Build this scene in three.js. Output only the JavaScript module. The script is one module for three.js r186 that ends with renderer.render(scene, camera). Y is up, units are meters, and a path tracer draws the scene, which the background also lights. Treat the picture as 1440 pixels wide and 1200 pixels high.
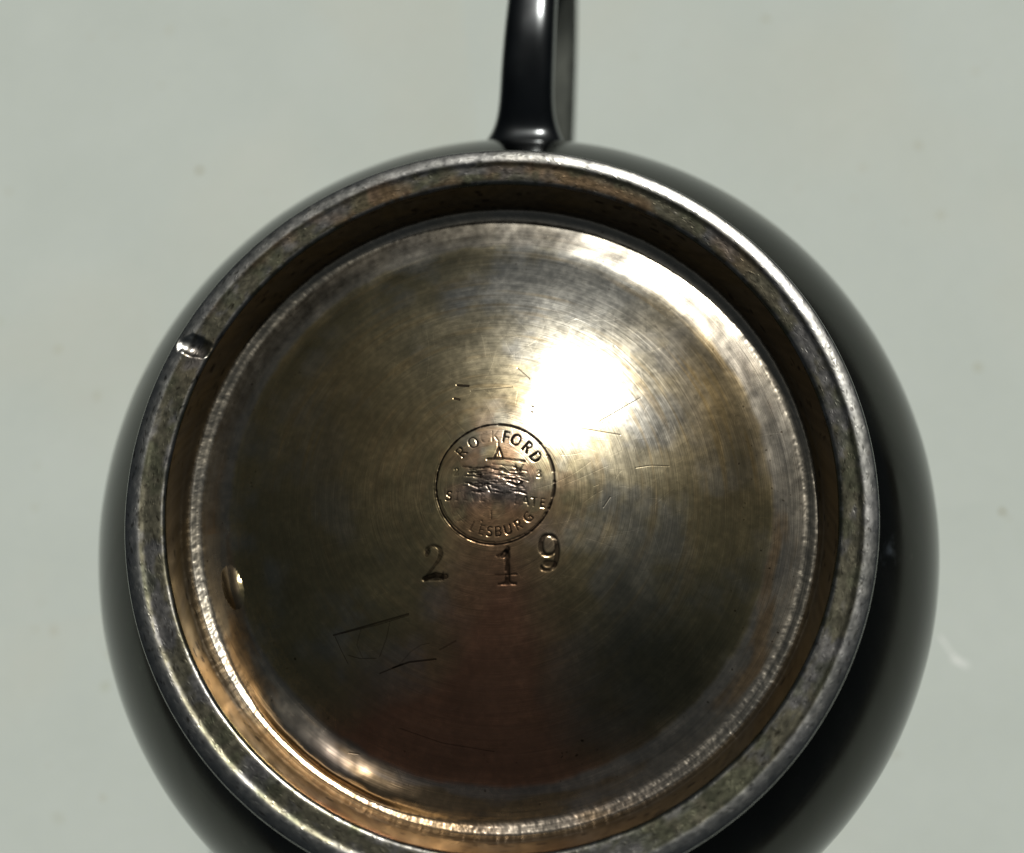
import * as THREE from 'three';
import { mergeGeometries, mergeVertices } from 'three/addons/utils/BufferGeometryUtils.js';

// ---------------------------------------------------------------- camera, sky, sun, exposure
const MM = 0.001, W = 1024, H = 853;
const scene = new THREE.Scene();
const camera = new THREE.PerspectiveCamera(51.39, W / H, 0.005, 60);
{
  const right = new THREE.Vector3(0.9905, -0.0685, 0.1191), down = new THREE.Vector3(-0.132, -0.2344, 0.9631), fwd = new THREE.Vector3(-0.0381, -0.9697, -0.2412);
  const m = new THREE.Matrix4().makeBasis(right, down.clone().negate(), fwd.clone().negate());
  camera.quaternion.setFromRotationMatrix(m);
  camera.position.set(6.6124 * MM, 92.5025 * MM, 16.5659 * MM);
  camera.focus = 0.0955;
  camera.userData.fStop = 13;
}
const renderer = new THREE.WebGLRenderer({ antialias: true });
renderer.setSize(W, H);
renderer.toneMapping = THREE.LinearToneMapping;
renderer.toneMappingExposure = 0.8;
renderer.outputColorSpace = THREE.SRGBColorSpace;
renderer.shadowMap.enabled = true;

const SUN = new THREE.Vector3(0.205, 0.873, -0.426).normalize();
{
  const w = 512, h = 256, data = new Float32Array(w * h * 4);
  for (let r = 0; r < h; r++) for (let c = 0; c < w; c++) {
    const up = ((r + 0.5) / h - 0.5) * Math.PI, az = ((c + 0.5) / w - 0.5) * 2 * Math.PI;
    const y = Math.sin(up), x = Math.cos(az) * Math.cos(up), z = Math.sin(az) * Math.cos(up);
    const g = Math.acos(Math.min(1, x * SUN.x + y * SUN.y + z * SUN.z)) * 57.2958;
    const i = (r * w + c) * 4;
    let col;
    if (y >= 0) {
      const k = Math.pow(1 - y, 3);                       // paler towards the horizon
      const s = 0.55 + 0.45 * Math.pow(Math.cos(g / 57.2958), 2);
      const a1 = 0.8 * Math.exp(-g / 7), a2 = 0.24 * Math.exp(-g / 20);
      const air = [0.050 + 0.10 * k, 0.062 + 0.11 * k, 0.073 + 0.115 * k];
      col = [air[0] * s + a1 + a2, air[1] * s + a1 * 0.97 + a2 * 0.98, air[2] * s + a1 * 0.9 + a2 * 0.95];
    } else col = [0.10, 0.095, 0.08];
    data[i] = col[0]; data[i + 1] = col[1]; data[i + 2] = col[2]; data[i + 3] = 1;
  }
  const sky = new THREE.DataTexture(data, w, h, THREE.RGBAFormat, THREE.FloatType);
  sky.mapping = THREE.EquirectangularReflectionMapping; sky.magFilter = THREE.LinearFilter; sky.minFilter = THREE.LinearFilter; sky.needsUpdate = true;
  scene.background = sky; scene.environment = sky;
}
const sun = new THREE.DirectionalLight(new THREE.Color().setRGB(1.0, 0.965, 0.9), 3.0);
sun.position.copy(SUN).multiplyScalar(2); sun.castShadow = true;
sun.shadow.mapSize.set(2048, 2048);
Object.assign(sun.shadow.camera, { left: -0.2, right: 0.2, top: 0.2, bottom: -0.2, near: 0.5, far: 4 });
scene.add(sun, sun.target);

// ---------------------------------------------------------------- helpers
function rng(seed) { let s = seed >>> 0; return () => { s = (s + 0x6d2b79f5) | 0; let t = Math.imul(s ^ (s >>> 15), 1 | s); t = (t + Math.imul(t ^ (t >>> 7), 61 | t)) ^ t; return ((t ^ (t >>> 14)) >>> 0) / 4294967296; }; }
const hash = (x, y) => { let h = Math.imul(x, 374761393) + Math.imul(y, 668265263); h = Math.imul(h ^ (h >>> 13), 1274126177); return ((h ^ (h >>> 16)) >>> 0) / 4294967296; };
function noise(x, y) { const ix = Math.floor(x), iy = Math.floor(y), fx = x - ix, fy = y - iy, u = fx * fx * (3 - 2 * fx), v = fy * fy * (3 - 2 * fy); const a = hash(ix, iy), b = hash(ix + 1, iy), c = hash(ix, iy + 1), d = hash(ix + 1, iy + 1); return a + (b - a) * u + (c - a) * v + (a - b - c + d) * u * v; }
function fbm(x, y, n = 4) { let s = 0, a = 0.5, t = 0; for (let i = 0; i < n; i++) { s += a * noise(x, y); t += a; a *= 0.5; x = x * 2.03 + 17.3; y = y * 2.03 + 9.1; } return s / t; }
const clamp = (x, a = 0, b = 1) => Math.min(b, Math.max(a, x)), smooth = (a, b, x) => { const t = clamp((x - a) / (b - a)); return t * t * (3 - 2 * t); }, mix = (a, b, t) => a + (b - a) * t;
const canvas = (w, h) => { const c = document.createElement('canvas'); c.width = w; c.height = h; return c; };
function tex(c, srgb, channel = 0) { const t = new THREE.CanvasTexture(c); t.wrapS = t.wrapT = THREE.RepeatWrapping; t.channel = channel; if (srgb) t.colorSpace = THREE.SRGBColorSpace; t.anisotropy = 8; return t; }
function paint(c, fn) { const x = c.getContext('2d'), im = x.createImageData(c.width, c.height), d = im.data; for (let j = 0, i = 0; j < c.height; j++) for (let k = 0; k < c.width; k++, i += 4) { const p = fn(k, j); d[i] = p[0]; d[i + 1] = p[1]; d[i + 2] = p[2]; d[i + 3] = 255; } x.putImageData(im, 0, 0); return x; }
const toS = (l) => 255 * (l <= 0.0031308 ? 12.92 * l : 1.055 * Math.pow(l, 1 / 2.4) - 0.055);
function catmull(points) {                                  // y(x) through points, monotone enough for these profiles
  return (x) => {
    let i = 0; while (i < points.length - 2 && x > points[i + 1][0]) i++;
    const p = (k) => points[clamp(k, 0, points.length - 1)], [x1, y1] = p(i), [x2, y2] = p(i + 1), h = x2 - x1, t = clamp((x - x1) / h);
    const m1 = i > 0 ? (y2 - p(i - 1)[1]) / (x2 - p(i - 1)[0]) : (y2 - y1) / h, m2 = i < points.length - 2 ? (p(i + 2)[1] - y1) / (p(i + 2)[0] - x1) : (y2 - y1) / h;
    return (2 * t ** 3 - 3 * t * t + 1) * y1 + (t ** 3 - 2 * t * t + t) * h * m1 + (-2 * t ** 3 + 3 * t * t) * y2 + (t ** 3 - t * t) * h * m2;
  };
}
// a surface from a grid of points, (i, j) -> [x, y, z]; normals follow the grid
function sheet(nu, nv, fn, uvf) {
  const pos = [], uv = [], idx = [];
  for (let j = 0; j <= nv; j++) for (let i = 0; i <= nu; i++) { pos.push(...fn(i / nu, j / nv)); uv.push(...uvf(i / nu, j / nv)); }
  for (let j = 0; j < nv; j++) for (let i = 0; i < nu; i++) { const a = j * (nu + 1) + i, b = a + 1, c = a + nu + 1, d = c + 1; idx.push(a, c, b, b, c, d); }
  const g = new THREE.BufferGeometry();
  g.setAttribute('position', new THREE.Float32BufferAttribute(pos, 3)); g.setAttribute('uv', new THREE.Float32BufferAttribute(uv, 2)); g.setIndex(idx);
  g.computeVertexNormals();
  return g;
}
function weldSeam(g, nu, nv) {                              // same normal on both edges of a closed sheet
  const n = g.attributes.normal;
  for (let j = 0; j <= nv; j++) { const a = j * (nu + 1), b = a + nu, v = new THREE.Vector3(n.getX(a) + n.getX(b), n.getY(a) + n.getY(b), n.getZ(a) + n.getZ(b)).normalize(); n.setXYZ(a, v.x, v.y, v.z); n.setXYZ(b, v.x, v.y, v.z); }
}
function revolve(profile, seg, disp, uvScale = 1, vScale = 1) {         // profile [[r, y] ...] dense; disp(angle, r, y, t) -> [dr, dy]
  const n = profile.length - 1;
  const g = sheet(seg, n, (u, v) => { const k = Math.round(v * n), a = u * 2 * Math.PI, [r0, y0] = profile[k], d = disp ? disp(a, r0, y0, v) : [0, 0]; return [(r0 + d[0]) * Math.cos(a), y0 + d[1], (r0 + d[0]) * Math.sin(a)]; }, (u, v) => [u * uvScale, v * vScale]);
  weldSeam(g, seg, n);
  return g;
}
function dense(points, n) { const c = new THREE.SplineCurve(points.map((p) => new THREE.Vector2(...p))); return c.getSpacedPoints(n).map((p) => [p.x, p.y]); }
function add(name, geo, mat, parent) { geo.scale(MM, MM, MM); const m = new THREE.Mesh(geo, mat); m.name = name; m.castShadow = m.receiveShadow = true; parent.add(m); return m; }

// marks on the base were measured on the photograph; mark(x, y) -> mm on the plate
const EX = [0.0762, 0.0072], EY = [-0.0089, 0.0776], OX = 0.42, OZ = -0.7;
const mark = (x, y) => [OX + EX[0] * (x - 696) + EY[0] * (y - 679), OZ + EX[1] * (x - 696) + EY[1] * (y - 679)];
const markSpace = (ctx, s, x0, z0) => { const [a, b] = mark(0, 0); ctx.setTransform(EX[0] * s, EX[1] * s, EY[0] * s, EY[1] * s, (a - x0) * s, (b - z0) * s); };

// ---------------------------------------------------------------- setting: the white painted table top
{
  const S = 1024, c = canvas(S, S), r = rng(5);
  const ctx = paint(c, (x, y) => { const n = fbm(x / 90, y / 90, 5), f = fbm(x / 9 + 40, y / 9, 3), t = (n - 0.5) * 0.05 + (f - 0.5) * 0.018; const w = smooth(0.5, 0.8, fbm(x / 160 + 7, y / 160 + 3, 3)); return [toS(0.61 + t + 0.012 * w), toS(0.672 + t), toS(0.625 + t - 0.012 * w)]; });
  for (let i = 0; i < 140; i++) { const x = r() * S, y = r() * S, q = 0.8 + r() * 3.4; ctx.fillStyle = `rgba(140,125,75,${0.05 + r() * 0.10})`; ctx.beginPath(); ctx.ellipse(x, y, q * (0.6 + r()), q, r() * 3, 0, 7); ctx.fill(); }
  const at = (x, z) => [((x / 250) % 1 + 1) % 1 * S, ((z / 250) % 1 + 1) % 1 * S];
  const paintGlint = (w, al, ...p) => { ctx.strokeStyle = `rgba(246,250,246,${al})`; ctx.lineWidth = w; ctx.lineCap = 'round'; ctx.beginPath(); for (let i = 0; i < p.length; i += 2) { const [x, y] = at(p[i], p[i + 1]); i ? ctx.lineTo(x, y) : ctx.moveTo(x, y); } ctx.stroke(); };
  paintGlint(3, 0.5, 75.3, 24.2, 76.2, 26.4, 77.4, 28.6); paintGlint(6, 0.45, 76.9, 28.4, 78.6, 29.6); paintGlint(2, 0.8, 77.2, 28.8, 77.9, 29.3);  // small glint of light thrown on the table, painted as pale strokes
  ctx.fillStyle = 'rgba(120,105,60,0.35)'; for (const [x, z, q] of [[92.3, 2.3, 2.4], [-64, -97, 3], [12, -70, 1.6], [33, -75, 2]]) { const [u, v] = at(x, z); ctx.beginPath(); ctx.arc(u, v, q, 0, 7); ctx.fill(); }
  const t = tex(c, true); t.repeat.set(6, 6); t.flipY = false;
  const mat = new THREE.MeshPhysicalMaterial({ map: t, roughness: 0.75, metalness: 0, specularIntensity: 0.5 });
  const s = new THREE.Shape(), L = 1100, R = 30;
  s.moveTo(-L + R, -L); s.lineTo(L - R, -L); s.quadraticCurveTo(L, -L, L, -L + R); s.lineTo(L, L - R); s.quadraticCurveTo(L, L, L - R, L); s.lineTo(-L + R, L); s.quadraticCurveTo(-L, L, -L, L - R); s.lineTo(-L, -L + R); s.quadraticCurveTo(-L, -L, -L + R, -L);
  const g = new THREE.ExtrudeGeometry(s, { depth: 24, bevelEnabled: true, bevelSize: 3, bevelThickness: 3, bevelSegments: 3 });
  g.rotateX(-Math.PI / 2); g.translate(0, -85 - 27, 0);
  const uv = g.attributes.uv, p = g.attributes.position;
  for (let i = 0; i < uv.count; i++) uv.setXY(i, p.getX(i) / 1500, p.getZ(i) / 1500);
  const m = add('tabletop', g, mat, scene); m.userData.kind = 'structure'; m.userData.label = 'plain off-white painted table surface in sunlight';
}

// ---------------------------------------------------------------- the pot, turned bottom up
const pot = new THREE.Group(); pot.name = 'metal_pot'; scene.add(pot);
pot.userData = { label: 'tarnished silver-plated pot lying bottom up with stamped round base', category: 'pot' };

// ---- base plate: shape
const RHO = 100, CROWN = -0.8;
const dome = (r) => CROWN - r * r / (2 * RHO);
const rimOut = catmull([[28.2, dome(28.2)], [28.9, dome(28.9)], [29.60, -5.150], [30.30, -5.290], [31.35, -5.440], [32.35, -5.590], [33.40, -5.710], [33.90, -5.740], [34.30, -5.670], [34.65, -5.520], [34.95, -5.410], [35.20, -5.400], [35.45, -5.430], [35.90, -5.500]]);
const plateY = (r) => (r < 28.5 ? dome(r) : rimOut(r));
const PX0 = -9.5, PZ0 = -8.6, PW = 17, PH = 20.4, CELL = 0.05;
// engraving, drawn as a height field and cut into the plate
const ES = 40, EW = Math.round(PW * ES), EH = Math.round(PH * ES);
function blur(a, w, h, r) { for (let pass = 0; pass < 2; pass++) { for (let y = 0; y < h; y++) { const row = a.slice(y * w, y * w + w); let s = 0; for (let k = -r; k <= r; k++) s += row[clamp(k, 0, w - 1)]; for (let x = 0; x < w; x++) { a[y * w + x] = s / (2 * r + 1); s += row[Math.min(w - 1, x + r + 1)] - row[Math.max(0, x - r)]; } } for (let x = 0; x < w; x++) { const col = new Float32Array(h); for (let y = 0; y < h; y++) col[y] = a[y * w + x]; let s = 0; for (let k = -r; k <= r; k++) s += col[clamp(k, 0, h - 1)]; for (let y = 0; y < h; y++) { a[y * w + x] = s / (2 * r + 1); s += col[Math.min(h - 1, y + r + 1)] - col[Math.max(0, y - r)]; } } } return a; }
const SC = [696, 679];
function drawStamp(ctx, ink) {                              // ink(alpha) -> style
  ctx.lineCap = 'round'; ctx.lineJoin = 'round';
  const arc = (r, a0, a1, w, al) => { ctx.strokeStyle = ink(al); ctx.lineWidth = w; ctx.beginPath(); ctx.arc(SC[0], SC[1], r, a0 * Math.PI / 180, a1 * Math.PI / 180); ctx.stroke(); };
  arc(83.5, 0, 360, 2.6, 0.85); arc(83.5, 180, 330, 2.2, 0.6); arc(80.5, 60, 165, 1.7, 0.55); arc(86.5, 120, 200, 1.4, 0.4); arc(82, -40, 60, 3.2, 0.5);
  const glyph = (ch, deg, rad, al, size, inward, weight = '') => { ctx.save(); ctx.translate(SC[0] + rad * Math.sin(deg * Math.PI / 180), SC[1] - rad * Math.cos(deg * Math.PI / 180)); ctx.rotate((inward ? deg + 180 : deg) * Math.PI / 180); ctx.font = `${size}px sans-serif`; ctx.textAlign = 'center'; ctx.textBaseline = 'middle'; ctx.fillStyle = ink(al); ctx.fillText(ch, 0, 0); ctx.restore(); };
  [['R', -47, 0.95], ['O', -28.5, 0.85], ['C', -14, 0.14], ['K', -1, 0.28], ['F', 12.5, 1], ['O', 26, 1], ['R', 42.5, 1], ['D', 58.5, 1]].forEach(([c, d, a]) => glyph(c, d, 66, a, 22, false, 'bold'));
  [['G', 236, 0.12], ['A', 222, 0.25], ['L', 208, 0.45], ['E', 197, 0.7], ['S', 187, 0.9], ['B', 177, 0.95], ['U', 165, 0.85], ['R', 152, 0.8], ['G', 137, 0.75]].forEach(([c, d, a]) => glyph(c, d, 66, a, 19, true, 'bold'));
  // the middle line, nearly rubbed away
  ctx.save(); ctx.translate(SC[0], SC[1] + 23); ctx.rotate(0.11); ctx.font = '18px sans-serif'; ctx.textAlign = 'center'; ctx.textBaseline = 'middle';
  'SILVER PLATE'.split('').forEach((c, i) => { ctx.fillStyle = ink([0.95, 0.35, 0.22, 0.15, 0.25, 0.15, 0, 0.2, 0.35, 0.5, 0.7, 0.7][i]); ctx.fillText(c, -66 + i * 12, -3 * Math.cos((i - 5.5) / 4)); }); ctx.restore();
  for (const [x, y, c, a] of [[641, 661, '2', 0.55], [757, 668, '3', 0.6], [690, 721, 'J', 0.45], [677, 726, '.', 0.5]]) { ctx.font = '15px serif'; ctx.textAlign = 'center'; ctx.textBaseline = 'middle'; ctx.fillStyle = ink(a); ctx.fillText(c, x, y); }
  // worn emblem: a peak, a long slanting stroke and broken marks below it
  const line = (w, al, ...p) => { ctx.strokeStyle = ink(al); ctx.lineWidth = w; ctx.beginPath(); ctx.moveTo(p[0], p[1]); for (let i = 2; i < p.length; i += 2) ctx.lineTo(p[i], p[i + 1]); ctx.stroke(); };
  line(2.4, 0.75, 694, 644, 701, 629, 706, 643); line(3, 0.7, 685, 645, 709, 645, 737, 650); line(1.8, 0.55, 692, 652, 724, 657); line(2.4, 0.6, 724, 654, 728, 667, 735, 655); line(2, 0.5, 729, 668, 738, 672); line(1.6, 0.45, 700, 640, 700, 622);
  const r = rng(77);
  for (let i = 0; i < 130; i++) { const x = 650 + r() * 84, y = 656 + r() * 36 + (x - 690) * 0.08, l = 3 + r() * 9; line(1.0 + r() * 1.6, 0.15 + r() * 0.4, x, y, x + l, y + l * (0.12 + (r() - 0.5) * 0.5)); }
  line(3.2, 0.8, 714, 678, 728, 684, 733, 679); line(2.6, 0.6, 660, 679, 672, 684); line(2, 0.6, 684, 682, 690, 692);
}
function drawNumber(ctx, ink) {
  const glyph = (ch, x, y, sx, sy, al) => { ctx.save(); ctx.translate(x, y); ctx.scale(sx, sy); ctx.font = '76px serif'; ctx.textAlign = 'center'; ctx.textBaseline = 'alphabetic'; ctx.fillStyle = ink(al); ctx.fillText(ch, 0, 27); ctx.restore(); };
  ctx.fillStyle = ink(0.8);
  glyph('2', 611, 784, 0.86, 0.88, 0.55); glyph('1', 711, 792, 0.9, 0.9, 0.7); glyph('9', 770, 775, 0.85, 0.91, 0.7);
  ctx.lineCap = 'round';
  const line = (w, al, ...p) => { ctx.strokeStyle = ink(al); ctx.lineWidth = w; ctx.beginPath(); ctx.moveTo(p[0], p[1]); for (let i = 2; i < p.length; i += 2) ctx.lineTo(p[i], p[i + 1]); ctx.stroke(); };
  line(7, 0.8, 597, 805, 612, 800, 627, 803); line(6, 0.6, 602, 769, 600, 773); line(1.6, 0.6, 695, 803, 725, 803); line(7, 0.75, 706, 778, 713, 769); line(9, 0.5, 766, 790, 776, 791);
}
const marks = [                                            // long cuts and nicks in the plate: width, depth, points
  [2.6, 0.55, 466, 876, 510, 866, 574, 851], [1.6, 0.4, 478, 874, 530, 864, 574, 853], [2.0, 0.5, 533, 928, 550, 922, 566, 916], [2.6, 0.65, 552, 921, 575, 914, 612, 911], [1.5, 0.4, 487, 903, 505, 908, 528, 908], [1.4, 0.4, 468, 878, 478, 898, 487, 914], [1.4, 0.35, 548, 860, 543, 882, 533, 906], [1.3, 0.3, 560, 918, 578, 900, 592, 892, 604, 890], [1.2, 0.3, 506, 869, 500, 890, 508, 906], [2.2, 0.35, 618, 899, 640, 888], [1.6, 0.5, 488, 1031, 501, 1033],
  [3.4, 0.9, 640, 534, 656, 536], [3.6, 0.8, 636, 554, 643, 556], [2.2, 0.8, 748, 570, 750, 571], [2.2, 0.8, 747, 578, 749, 579], [1.8, 0.5, 728, 512, 745, 529], [1.6, 0.4, 660, 544, 720, 540], [2.0, 0.5, 770, 596, 873, 615], [1.6, 0.45, 845, 595, 905, 560], [1.6, 0.4, 893, 662, 915, 659, 940, 660], [1.8, 0.5, 846, 716, 856, 702], [1.4, 0.35, 560, 1000, 620, 1020, 690, 1032],
];
const strokeMarks = (ctx, ink) => { ctx.lineCap = 'round'; for (const [w, a, ...p] of marks) { ctx.strokeStyle = ink(a); ctx.lineWidth = w; ctx.beginPath(); ctx.moveTo(p[0], p[1]); for (let i = 2; i < p.length; i += 2) ctx.lineTo(p[i], p[i + 1]); ctx.stroke(); } };
const wearAt = (i, j) => 0.25 + 0.75 * smooth(0.36, 0.58, fbm(i / 38 + 4, j / 26 + 8, 4));
function field(draw, blurR, wear) { const c = canvas(EW, EH), x = c.getContext('2d'); x.fillStyle = '#000'; x.fillRect(0, 0, EW, EH); markSpace(x, ES, PX0, PZ0); draw(x, (a) => `rgba(255,255,255,${a})`); const d = x.getImageData(0, 0, EW, EH).data, f = new Float32Array(EW * EH); for (let i = 0; i < f.length; i++) f[i] = d[i * 4] / 255 * (wear ? wearAt(i % EW, Math.floor(i / EW)) : 1); return blur(f, EW, EH, blurR); }
const stampField = field(drawStamp, 2, true), numberField = field(drawNumber, 3, true);
const sample = (f, x, z) => { const u = clamp((x - PX0) * ES - 0.5, 0, EW - 1.001), v = clamp((z - PZ0) * ES - 0.5, 0, EH - 1.001), i = Math.floor(u), j = Math.floor(v), a = u - i, b = v - j, k = j * EW + i; return mix(mix(f[k], f[k + 1], a), mix(f[k + EW], f[k + EW + 1], a), b); };
const DENT = [-30.35, 6.3];
const dentDepth = (x, z) => { const a = Math.atan2(DENT[1], DENT[0]), dx = x - DENT[0], dz = z - DENT[1], rr = dx * Math.cos(a) + dz * Math.sin(a), tt = -dx * Math.sin(a) + dz * Math.cos(a), q = Math.hypot(rr / 1.2, tt / 2.5) * (1 + 0.2 * (fbm(x * 0.9 + 5, z * 0.9, 2) - 0.5)); return q < 1 ? 0.52 * (1 - q * q) * (0.75 - 0.25 * tt / 2.5) : 0; };
const plateAt = (x, z) => {
  const r = Math.hypot(x, z); let y = plateY(r) + dentDepth(x, z);
  y += 0.05 * (fbm(x / 7 + 50, z / 7 + 20, 2) - 0.5) * smooth(34, 28, r);            // faint waviness of spun sheet
  if (r > 29) { const da = Math.atan2(z, x) - 2.22; y += 0.78 * Math.exp(-((da / 0.3) ** 2)) * (0.7 + 0.6 * fbm(x / 3 + 2, z / 3 + 7, 2)) * smooth(30.3, 33.3, r) * smooth(34.6, 33.6, r); }
  if (r > 33.2) y += 0.035 * (fbm(x / 0.45 + 3, z / 0.45 + 5, 2) - 0.5) * smooth(33.2, 34.2, r);
  if (r > 27) y += 0.10 * (fbm(x / 4 + 9, z / 4 + 3, 3) - 0.5) * smooth(27, 31, r);
  if (x > PX0 && x < PX0 + PW && z > PZ0 && z < PZ0 + PH) y -= 0.05 * sample(stampField, x, z) + 0.075 * sample(numberField, x, z);
  return y;
};
const plateNormal = (x, z) => { const e = 0.03; return new THREE.Vector3(plateAt(x - e, z) - plateAt(x + e, z), 2 * e, plateAt(x, z - e) - plateAt(x, z + e)).normalize(); };

// ---- base plate: surface
const TS = 2048, TW = 72, tscale = TS / TW;
const plateColor = canvas(TS, TS), plateRough = canvas(TS, TS), plateBump = canvas(TS, TS);
{
  const blob = (x, z, px, py, rx, ry, rot = 0) => { const [cx, cz] = mark(px, py), dx = x - cx, dz = z - cz, c = Math.cos(rot), s = Math.sin(rot); return Math.exp(-(((dx * c + dz * s) / rx) ** 2 + ((-dx * s + dz * c) / ry) ** 2)); };
  const low = canvas(1024, 1024), q = TW / 1024;
  paint(low, (i, j) => {
    const x = (i + 0.5) * q - 36, z = (j + 0.5) * q - 36, r = Math.hypot(x, z), a = Math.atan2(z, x);
    const wx = x + 5 * (fbm(x / 9 + 3, z / 9 + 5, 3) - 0.5), wz = z + 5 * (fbm(x / 9 + 31, z / 9 + 15, 3) - 0.5);
    const n = fbm(x / 6 + 11, z / 6 + 4, 5), ring = fbm(r * 1.6, a * 2.5 + 40, 3), m = fbm(x / 2 + 71, z / 2 + 13, 4);
    let c = [0.46, 0.38, 0.20];
    const to = (d, t) => { for (let k = 0; k < 3; k++) c[k] = mix(c[k], d[k], clamp(t)); };
    to([0.50, 0.488, 0.435], 0.6 * smooth(0.45, 0.72, n) + 0.95 * blob(wx, wz, 850, 420, 17, 12) + 0.4 * blob(wx, wz, 900, 640, 8, 6));  // silver mottling; the upper-right blob also paints the sheen as paler metal
    to([0.50, 0.365, 0.18], 0.8 * blob(wx, wz, 460, 600, 11, 14) + 0.9 * blob(wx, wz, 1030, 580, 6, 13) + 0.4 * smooth(0.55, 0.8, ring));
    to([0.60, 0.29, 0.17], 0.9 * blob(wx, wz, 685, 860, 4.5, 10, 0.15) + 0.95 * blob(wx, wz, 590, 1000, 15, 7, -0.3) + 1.0 * blob(wx, wz, 700, 1070, 19, 7, 0.05));  // copper reflection below the stamp, painted into the metal colour
    to([0.14, 0.135, 0.09], 0.9 * blob(wx, wz, 910, 925, 14, 10, 0.5) + 0.3 * blob(wx, wz, 430, 780, 11, 11));  // larger blob paints the mirrored dark figure into the metal colour
    to([0.46, 0.26, 0.14], 0.95 * blob(wx, wz, 690, 690, 6.5, 6.5) * smooth(0.35, 0.62, m));
    to([0.26, 0.245, 0.235], 0.85 * blob(wx, wz, 690, 684, 4.6, 1.7, 0.12)); to([0.10, 0.09, 0.08], 0.8 * blob(wx, wz, 690, 684, 4.4, 1.9, 0.12) * smooth(0.5, 0.62, fbm(x * 2.2, z * 2.2, 3)));
    const edge = smooth(30.0, 30.7, r + 0.7 * (m - 0.5));    // the turned band round the plate is greyer
    to([0.34, 0.315, 0.27], 0.85 * edge);
    to([0.38, 0.26, 0.14], edge * smooth(0.48, 0.68, fbm(a * 3 + 9, r * 0.4, 4)) * 0.8 * smooth(-16, 6, z));
    to([0.30, 0.26, 0.19], 0.6 * smooth(35.15, 35.4, r));
    const k = 0.8 + 0.4 * (0.3 * ring + 0.7 * m);
    return c.map((v) => toS(v * k * 0.8));
  });
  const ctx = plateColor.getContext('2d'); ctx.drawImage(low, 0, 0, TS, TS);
  const r = rng(3);
  const arcs = (x, n, style, wmin, wmax) => { for (let i = 0; i < n; i++) { const rad = Math.sqrt(r()) * 34 + 0.6, a = r() * 6.283, l = (2 + r() * r() * 22) / rad, cx = (r() - 0.5) * 1.6, cz = (r() - 0.5) * 1.6; x.strokeStyle = style(); x.lineWidth = wmin + r() * (wmax - wmin); x.beginPath(); x.arc((cx + 36) * tscale, (cz + 36) * tscale, rad * tscale, a, a + l); x.stroke(); } };
  const hair = (x, n, style, w) => { for (let i = 0; i < n; i++) { const a = r() * 6.283, rad = Math.sqrt(r()) * 30, px = (rad * Math.cos(a) + 36) * tscale, pz = (rad * Math.sin(a) + 36) * tscale, d = r() * 6.283, l = (0.6 + r() * r() * 7) * tscale, b = (r() - 0.5) * 0.25 * l; x.strokeStyle = style(); x.lineWidth = w; x.beginPath(); x.moveTo(px, pz); x.quadraticCurveTo(px + l / 2 * Math.cos(d) - b * Math.sin(d), pz + l / 2 * Math.sin(d) + b * Math.cos(d), px + l * Math.cos(d), pz + l * Math.sin(d)); x.stroke(); } };
  arcs(ctx, 2600, () => (r() < 0.5 ? `rgba(60,45,25,${0.015 + r() * 0.03})` : `rgba(235,215,180,${0.01 + r() * 0.03})`), 0.8, 2.6);
  // dirt lying in the engraving and the cuts
  markSpace(ctx, tscale, -36, -36);
  const dirt = (s) => (a) => `rgba(13,10,8,${a * s})`;
  drawStamp(ctx, dirt(0.96)); drawNumber(ctx, dirt(0.86)); strokeMarks(ctx, dirt(0.92));
  ctx.setTransform(1, 0, 0, 1, 0, 0);
  for (let i = 0; i < 160; i++) { const a = r() * 6.283, rad = 27 + r() * 8; ctx.fillStyle = `rgba(30,22,14,${0.15 + r() * 0.4})`; ctx.beginPath(); ctx.ellipse((rad * Math.cos(a) + 36) * tscale, (rad * Math.sin(a) + 36) * tscale, 1 + r() * 4, 1 + r() * 2.5, r() * 3, 0, 7); ctx.fill(); }
  // gloss
  paint(low, (i, j) => { const x = (i + 0.5) * q - 36, z = (j + 0.5) * q - 36, rr = Math.hypot(x, z), a = Math.atan2(z, x); const n = fbm(x / 3 + 5, z / 3 + 8, 4), g = fbm(rr * 3, a * 5, 3); let v = 0.208 + 0.10 * (n - 0.5) + 0.05 * (g - 0.5) + 0.07 * (fbm(x / 0.5 + 9, z / 0.5 + 2, 2) - 0.5) + 0.03 * smooth(29.6, 30.8, rr); return [0, 255 * v, 0]; });
  const cr = plateRough.getContext('2d'); cr.drawImage(low, 0, 0, TS, TS);
  arcs(cr, 2600, () => `rgba(0,${(r() < 0.5 ? 35 : 90) | 0},0,${0.06 + r() * 0.17})`, 0.7, 1.4); arcs(cr, 420, () => `rgba(0,30,0,${0.25 + r() * 0.35})`, 0.8, 1.2); hair(cr, 900, () => `rgba(0,${r() < 0.5 ? 95 : 25},0,${0.1 + r() * 0.3})`, 1.0); hair(ctx, 500, () => `rgba(${r() < 0.6 ? '240,225,195' : '40,30,20'},${0.04 + r() * 0.14})`, 0.9);
  markSpace(cr, tscale, -36, -36); drawStamp(cr, (a) => `rgba(0,95,0,${a * 0.8})`); drawNumber(cr, (a) => `rgba(0,95,0,${a * 0.8})`); strokeMarks(cr, (a) => `rgba(0,90,0,${a})`); cr.setTransform(1, 0, 0, 1, 0, 0);
  // fine relief: turning lines, wiping scratches, small cuts
  const cb = plateBump.getContext('2d'); paint(low, (i, j) => { const x = (i + 0.5) * q - 36, z = (j + 0.5) * q - 36; const v = 128 + 30 * (fbm(x / 1.2, z / 1.2, 4) - 0.5); return [v, v, v]; }); cb.drawImage(low, 0, 0, TS, TS);
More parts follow.
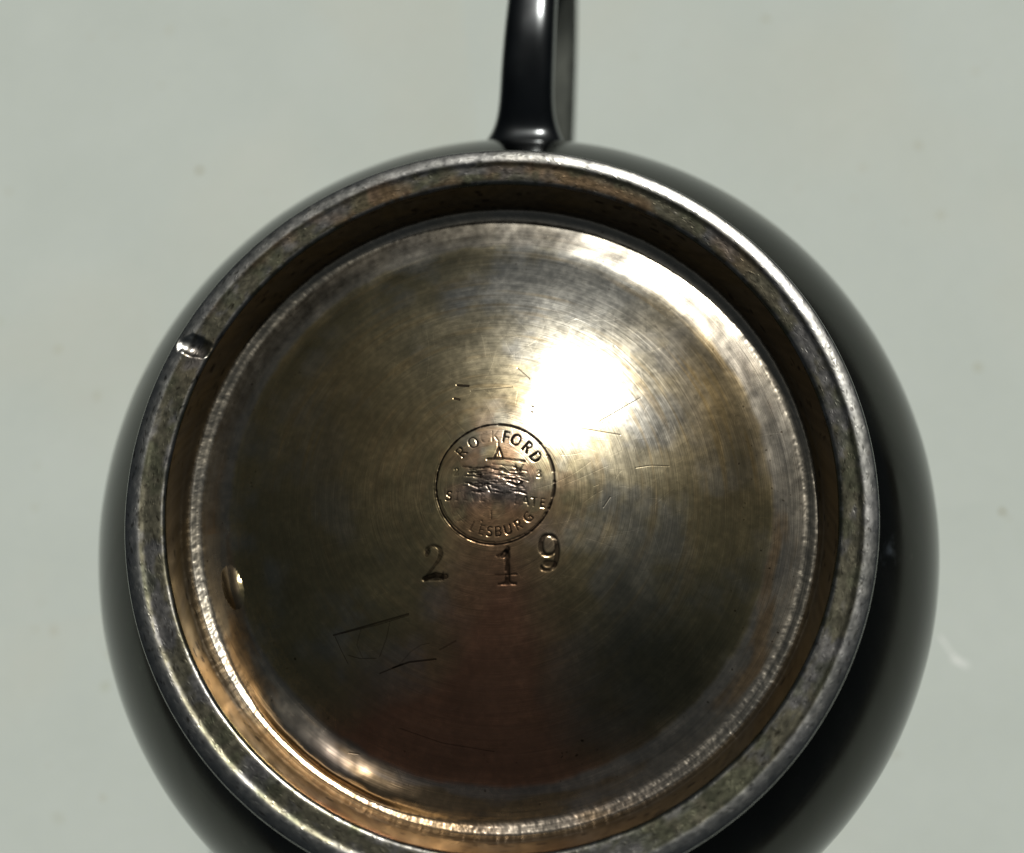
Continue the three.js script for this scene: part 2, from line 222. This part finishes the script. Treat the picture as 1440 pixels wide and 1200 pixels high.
  arcs(cb, 9000, () => (r() < 0.5 ? `rgba(50,50,50,${0.04 + r() * 0.15})` : `rgba(210,210,210,${0.04 + r() * 0.15})`), 0.7, 1.6);
  hair(cb, 1500, () => `rgba(50,50,50,${0.06 + r() * r() * 0.6})`, 0.8); hair(cb, 300, () => `rgba(190,190,190,${0.06 + r() * 0.2})`, 0.9);
  markSpace(cb, tscale, -36, -36); strokeMarks(cb, (a) => `rgba(0,0,0,${a})`);
}
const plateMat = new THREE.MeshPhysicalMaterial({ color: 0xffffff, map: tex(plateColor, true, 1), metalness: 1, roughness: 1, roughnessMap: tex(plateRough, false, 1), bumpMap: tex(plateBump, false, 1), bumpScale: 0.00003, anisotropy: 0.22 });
for (const k of ['map', 'roughnessMap', 'bumpMap']) plateMat[k].flipY = false;

function plateGeo(points, tris) {                          // points: flat [x, z]; uv = (radius, angle) for the grain, uv1 = position on the plate
  const map = new Map(), pos = [], nor = [], uv = [], uv1 = [], idx = [];
  const vert = (i, half) => {
    const key = i * 2 + half; let k = map.get(key);
    if (k === undefined) { k = pos.length / 3; map.set(key, k); const x = points[2 * i], z = points[2 * i + 1], n = plateNormal(x, z); let a = Math.atan2(z, x); if (half && a < 0) a += 2 * Math.PI; pos.push(x, plateAt(x, z), z); nor.push(n.x, n.y, n.z); uv.push(Math.hypot(x, z) / 35, a); uv1.push((x + 36) / TW, (z + 36) / TW); }
    return k;
  };
  for (let t = 0; t < tris.length; t += 3) { const half = (points[2 * tris[t]] + points[2 * tris[t + 1]] + points[2 * tris[t + 2]]) < 0 ? 1 : 0; idx.push(vert(tris[t], half), vert(tris[t + 1], half), vert(tris[t + 2], half)); }
  const g = new THREE.BufferGeometry();
  g.setAttribute('position', new THREE.Float32BufferAttribute(pos, 3)); g.setAttribute('normal', new THREE.Float32BufferAttribute(nor, 3)); g.setAttribute('uv', new THREE.Float32BufferAttribute(uv, 2)); g.setAttribute('uv1', new THREE.Float32BufferAttribute(uv1, 2)); g.setIndex(idx);
  return g;
}
{
  const nx = Math.round(PW / CELL), nz = Math.round(PH / CELL), pts = [];
  for (let j = 0; j <= nz; j++) for (let i = 0; i <= nx; i++) pts.push(PX0 + PW * i / nx, PZ0 + PH * j / nz);
  const boxes = [[611, 787, 30, 34], [711, 797, 24, 35], [770, 779, 25, 33]];
  const groups = { plate: [], stamp: [], n0: [], n1: [], n2: [] };
  const det = EX[0] * EY[1] - EX[1] * EY[0];
  for (let j = 0; j < nz; j++) for (let i = 0; i < nx; i++) {
    const a = j * (nx + 1) + i, x = pts[2 * a] + CELL / 2 - OX, z = pts[2 * a + 1] + CELL / 2 - OZ, px = (x * EY[1] - z * EY[0]) / det, py = (-x * EX[1] + z * EX[0]) / det;
    let k = 'plate';
    if (Math.hypot(px, py) < 87) k = 'stamp'; else boxes.forEach((b, n) => { if (Math.abs(px + 696 - b[0]) < b[2] && Math.abs(py + 679 - b[1]) < b[3]) k = 'n' + n; });
    groups[k].push(a, a + nx + 1, a + 1, a + 1, a + nx + 1, a + nx + 2);
  }
  // the rest of the plate: from the edge of that fine patch out to the wall
  const out = [], ot = [], edge = [];
  for (let i = 0; i < nx; i++) edge.push([PX0 + PW * i / nx, PZ0]); for (let j = 0; j < nz; j++) edge.push([PX0 + PW, PZ0 + PH * j / nz]);
  for (let i = nx; i > 0; i--) edge.push([PX0 + PW * i / nx, PZ0 + PH]); for (let j = nz; j > 0; j--) edge.push([PX0, PZ0 + PH * j / nz]);
  const n = edge.length, rings = [];
  for (let k = 0; k <= 24; k++) rings.push([k / 24 * 0.999, 27]); for (let k = 1; k <= 62; k++) rings.push([1, 27 + 8.75 * k / 62]);
  rings.forEach(([t, R]) => edge.forEach(([x, z]) => { const a = Math.atan2(z, x); out.push(mix(x, R * Math.cos(a), t), mix(z, R * Math.sin(a), t)); }));
  for (let k = 0; k < rings.length - 1; k++) for (let i = 0; i < n; i++) { const a = k * n + i, b = k * n + (i + 1) % n, c = a + n, d = b + n; ot.push(a, b, c, b, d, c); }
  const base = mergeGeometries([plateGeo(pts, groups.plate), plateGeo(out, ot)]);
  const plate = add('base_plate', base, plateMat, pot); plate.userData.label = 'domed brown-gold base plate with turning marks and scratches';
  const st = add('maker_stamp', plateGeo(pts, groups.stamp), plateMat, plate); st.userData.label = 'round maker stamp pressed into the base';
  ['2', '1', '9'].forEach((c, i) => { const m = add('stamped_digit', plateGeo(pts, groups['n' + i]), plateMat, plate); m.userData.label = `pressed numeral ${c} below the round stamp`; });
}

// ---- foot ring and its inner wall
const RIM_DENT = Math.atan2(-20.95, -32.2);
const wob = (a, f, s) => fbm(Math.cos(a) * f + s, Math.sin(a) * f + s * 2, 3) - 0.5;
const rimDisp = (a, r, y) => {
  let dr = (0.14 * wob(a, 6, 10) + 0.18 * Math.cos(a)) * smooth(38.6, 35.9, r), dy = 0.06 * wob(a, 14, 30) * smooth(35.3, 36.2, r);
  let da = a - RIM_DENT; da = Math.atan2(Math.sin(da), Math.cos(da));
  if (r > 35.8 && y > -1.6) { const q = Math.hypot(da * 38 / 1.35 + 0.1 * (r - 38), (r - 37.85) / 1.9) * (1 + 0.35 * (fbm(da * 70 + 3, r * 1.4, 2) - 0.5)); if (q < 1) dy -= 0.36 * (1 - q * q); }
  return [dr, dy];
};
const ringTex = (() => {
  const w = 2048, h = 128, c = canvas(w, h), b = canvas(w, h), ro = canvas(w, h), r = rng(21);
  const per = (x, y, f, n, o) => { let s = 0, am = 0.5, t = 0, N = Math.round(f * 6.28); for (let i = 0; i < n; i++) { const px = x / w * N, py = y * 2 ** i + o + i * 13, ix = Math.floor(px), iy = Math.floor(py), fx = smooth(0, 1, px - ix), fy = smooth(0, 1, py - iy), i1 = (ix + 1) % N; s += am * mix(mix(hash(ix, iy), hash(i1, iy), fx), mix(hash(ix, iy + 1), hash(i1, iy + 1), fx), fy); t += am; am *= 0.55; N *= 2; } return s / t; };
  const ctx = paint(c, (x, y) => {
    const a = x / w * 2 * Math.PI, v = y / h, n = per(x, v * 3, 10, 4, 20), f = per(x, v * 12, 70, 4, 50);
    let col = [0.20, 0.188, 0.135];
    const to = (d, t) => { for (let k = 0; k < 3; k++) col[k] = mix(col[k], d[k], clamp(t)); };
    to([0.24, 0.235, 0.225], smooth(0.45, 0.65, n));
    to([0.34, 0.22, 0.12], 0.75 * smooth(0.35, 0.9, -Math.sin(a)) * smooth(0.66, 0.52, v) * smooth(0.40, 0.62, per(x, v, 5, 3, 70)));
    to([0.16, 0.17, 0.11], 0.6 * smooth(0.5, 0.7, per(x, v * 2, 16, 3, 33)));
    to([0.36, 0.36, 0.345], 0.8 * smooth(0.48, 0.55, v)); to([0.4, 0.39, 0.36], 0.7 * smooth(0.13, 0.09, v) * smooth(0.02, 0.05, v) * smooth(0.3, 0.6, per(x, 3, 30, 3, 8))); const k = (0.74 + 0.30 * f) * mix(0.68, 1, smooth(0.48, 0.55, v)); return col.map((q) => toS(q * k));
  });
  for (let i = 0; i < 900; i++) { const x = r() * w, y = r() * h; ctx.fillStyle = `rgba(18,16,12,${0.1 + r() * 0.35})`; ctx.beginPath(); ctx.ellipse(x, y, 0.6 + r() * 1.6, 1 + r() * 4, r() * 3, 0, 7); ctx.fill(); }
  const bx = paint(b, (x, y) => { const v = 128 + 30 * (per(x, y / h * 14, 80, 3, 90) - 0.5); return [v, v, v]; });
  for (let i = 0; i < 4200; i++) { const x = r() * w, y = r() * h; bx.strokeStyle = r() < 0.6 ? `rgba(20,20,20,${0.1 + r() * 0.5})` : `rgba(235,235,235,${0.1 + r() * 0.4})`; bx.lineWidth = 0.7 + r() * 1.5; bx.beginPath(); bx.moveTo(x, y); bx.lineTo(x + (r() - 0.5) * 12 * (0.2 + r()), y + (r() - 0.4) * 16 * (0.2 + r())); bx.stroke(); }
  const rx = paint(ro, (x, y) => [0, 255 * (0.25 + 0.16 * (per(x, y / h * 14, 60, 4, 12) - 0.5)), 0]);
  const out = { map: tex(c, true), bump: tex(b, false), rough: tex(ro, false) }; for (const k in out) out[k].flipY = false; return out;
})();
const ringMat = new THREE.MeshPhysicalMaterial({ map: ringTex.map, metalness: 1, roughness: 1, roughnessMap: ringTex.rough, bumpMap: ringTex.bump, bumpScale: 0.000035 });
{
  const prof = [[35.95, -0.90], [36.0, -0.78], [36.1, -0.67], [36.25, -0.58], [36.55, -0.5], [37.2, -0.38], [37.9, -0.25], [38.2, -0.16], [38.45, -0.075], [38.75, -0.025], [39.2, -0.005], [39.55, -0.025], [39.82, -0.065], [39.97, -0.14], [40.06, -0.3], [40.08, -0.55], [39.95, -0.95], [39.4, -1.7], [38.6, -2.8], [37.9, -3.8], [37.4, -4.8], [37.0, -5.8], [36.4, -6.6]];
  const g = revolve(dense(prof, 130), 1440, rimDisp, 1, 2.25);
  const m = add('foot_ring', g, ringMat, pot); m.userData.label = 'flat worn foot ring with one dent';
  const wall = [[35.28, -5.600], [35.30, -5.300], [35.36, -4.800], [35.44, -4.250], [35.46, -3.500], [35.60, -2.600], [35.75, -1.800], [35.88, -1.200], [35.95, -0.900]];
  const c = canvas(1024, 64), r = rng(8);
  const ctx = paint(c, (x, y) => { const a = x / 1024 * 2 * Math.PI, n = fbm(Math.cos(a) * 9 + 4, Math.sin(a) * 9 + y / 30, 4), f = fbm(Math.cos(a) * 50 + 4, Math.sin(a) * 50 + y / 9, 3), k = 0.7 + 0.6 * f; const t = smooth(0.35, 0.65, n); return [toS(mix(0.18, 0.165, t) * k), toS(mix(0.137, 0.132, t) * k), toS(mix(0.08, 0.09, t) * k)]; });
  for (let i = 0; i < 260; i++) { ctx.fillStyle = `rgba(20,14,8,${0.1 + r() * 0.4})`; ctx.fillRect(r() * 1024, r() * 64, 1 + r() * 4, 1 + r() * 6); }
  const mat = new THREE.MeshPhysicalMaterial({ map: tex(c, true), metalness: 1, roughness: 0.42, bumpMap: tex(c, false), bumpScale: 0.00006 });
  const gw = revolve(dense(wall, 30), 1440, (a, rr, y) => { const d = rimDisp(a, 35.95, -0.9), t = smooth(-3, -0.8, y); return [d[0] * t, d[1] * t]; }, 1);
  add('inner_wall', gw, mat, pot).userData.label = 'brown tarnished inner wall of the foot ring';
}

// ---- body
{
  const prof = [[36.3, -6.2]];
  for (let i = 0; i <= 24; i++) { const t = mix(0.80, -0.2, i / 24); prof.push([54.85 * Math.cos(t) ** 0.97, -26 + 27 * Math.sin(t)]); }
  prof[1][0] = Math.max(prof[1][0], 36.9);
  prof.push([52.6, -37], [49.5, -45], [45.5, -54], [41.5, -63], [38.8, -71], [38.2, -77], [39.6, -81.5], [41.4, -84.2], [41.0, -84.95], [40.2, -84.6], [38.2, -81], [36.8, -76], [37.4, -70]);
  const c = canvas(1024, 512), ro = canvas(1024, 512), r = rng(31);
  const per = (x, y, f, n, o) => { const a = x / 1024 * 2 * Math.PI; return fbm(Math.cos(a) * f + o, Math.sin(a) * f + o + y, n); };
  paint(c, (x, y) => { const n = per(x, y / 60, 4, 4, 3), f = per(x, y / 10, 25, 3, 9), k = 0.75 + 0.35 * n + 0.15 * f; return [toS(0.042 * k), toS(0.043 * k), toS(0.038 * k)]; });
  { const cx = c.getContext('2d'); for (let i = 0; i < 60; i++) { const q = r() * 6.28, d = r() * r() * 9; cx.fillStyle = `rgba(150,155,160,${0.05 + r() * 0.25})`; cx.beginPath(); cx.ellipse(41 + d * Math.cos(q), 470 + d * 1.3 * Math.sin(q), 0.5 + r() * 1.2, 0.5 + r() * 1.5, 0, 0, 7); cx.fill(); } for (let i = 0; i < 120; i++) { cx.fillStyle = `rgba(140,140,130,${0.05 + r() * 0.15})`; cx.fillRect(r() * 1024, 330 + r() * 180, 1 + r(), 1 + r()); } }
  const rx = paint(ro, (x, y) => { const v = 255 * (0.13 + 0.2 * (per(x, y / 25, 9, 4, 40) - 0.4)); return [0, v, 0]; });
  for (let i = 0; i < 500; i++) { const x = r() * 1024, y = r() * 512, l = 4 + r() * 26; rx.strokeStyle = `rgba(0,${r() < 0.5 ? 40 : 130},0,${0.1 + r() * 0.3})`; rx.lineWidth = 0.7; rx.beginPath(); rx.moveTo(x, y); rx.lineTo(x + l, y + (r() - 0.5) * 8); rx.stroke(); }
  const mat = new THREE.MeshPhysicalMaterial({ map: tex(c, true), metalness: 1, roughness: 1, roughnessMap: tex(ro, false) });
  const g = revolve(dense(prof, 220), 360, (a, rr, y) => [0.1 * wob(a, 2, 60), 0]);
  add('body', g, mat, pot).userData.label = 'rounded near-black tarnished body';

  // ---- handle: a flattened bar in a wide loop
  const hm = new THREE.MeshPhysicalMaterial({ color: 0xffffff, metalness: 1, roughness: 1 });
  const hr = canvas(128, 512); paint(hr, (x, y) => { const v = y / 512, n = fbm(x / 9 + 3, y / 14 + 6, 4); return [0, 255 * (mix(0.215, 0.5, smooth(0.42, 0.55, v)) + 0.12 * (n - 0.5)), 0]; });
  const hc = canvas(128, 512); paint(hc, (x, y) => { const n = 0.7 + 0.6 * fbm(x / 14 + 30, y / 12 + 6, 4), t = smooth(0.42, 0.55, y / 512); return [toS(mix(0.058, 0.135, t) * n), toS(mix(0.062, 0.145, t) * n), toS(mix(0.064, 0.128, t) * n)]; });  // lower leg coloured paler to stand in for the sky it reflects
  hm.map = tex(hc, true); hm.map.flipY = false;
  hm.roughnessMap = tex(hr, false); hm.roughnessMap.flipY = false;
  const path = [[46, -22.4], [50, -21.9], [53, -21.5], [55, -20.9], [58.5, -19.0], [62, -17.4], [66, -16.1], [70, -15.4], [75, -15.2], [82, -15.9], [91, -18.2], [100, -23], [106, -31], [108, -40], [105.5, -48], [98, -54], [87, -59], [75, -64], [63, -69], [52, -73], [44, -75], [36, -77]];
  const curve = new THREE.CatmullRomCurve3(path.map(([s, y]) => new THREE.Vector3(s, y, 0)));
  const N = 220, K = 48, P = curve.getSpacedPoints(N), az = Math.atan2(-51.1, 9.1), ca = Math.cos(az), sa = Math.sin(az);
  const gh = sheet(K, N, (u, v) => {
    const k = Math.round(v * N), p = P[k], q = P[Math.min(N, k + 1)], o = P[Math.max(0, k - 1)], t = new THREE.Vector2(q.x - o.x, q.y - o.y).normalize();
    const top = p.y > -40 ? 1 : 0, flare = top * Math.exp(-(((p.x - 50) / 4.7) ** 2));
    const wdt = mix(3.85, 3.0, v) * (top ? 1 - 0.08 * smooth(58, 78, p.x) : 1) * (1 + (top ? 0.9 * flare : 0.5 * Math.exp(-(((p.x - 44) / 5) ** 2)))), th = 2.1 * (1 + 0.8 * flare);
    const e = u * 2 * Math.PI, ce = Math.cos(e), se = Math.sin(e), sx = Math.sign(ce) * Math.abs(ce) ** 0.72 * wdt, sy = Math.sign(se) * Math.abs(se) ** 0.62 * th;
    const lean = smooth(-20, -62, p.y) * 2.6;
    const s = p.x - t.y * sy, y = p.y + t.x * sy, side = sx + lean - 0.35 + (top ? 0.45 * smooth(58, 80, p.x) : 0);
    return [ca * s - sa * side, y, sa * s + ca * side];
  }, (u, v) => [u, v]);
  weldSeam(gh, K, N);
  add('handle', gh, hm, pot).userData.label = 'dark glossy strap handle in a loop';
}

scene.updateMatrixWorld(true);
renderer.render(scene, camera);
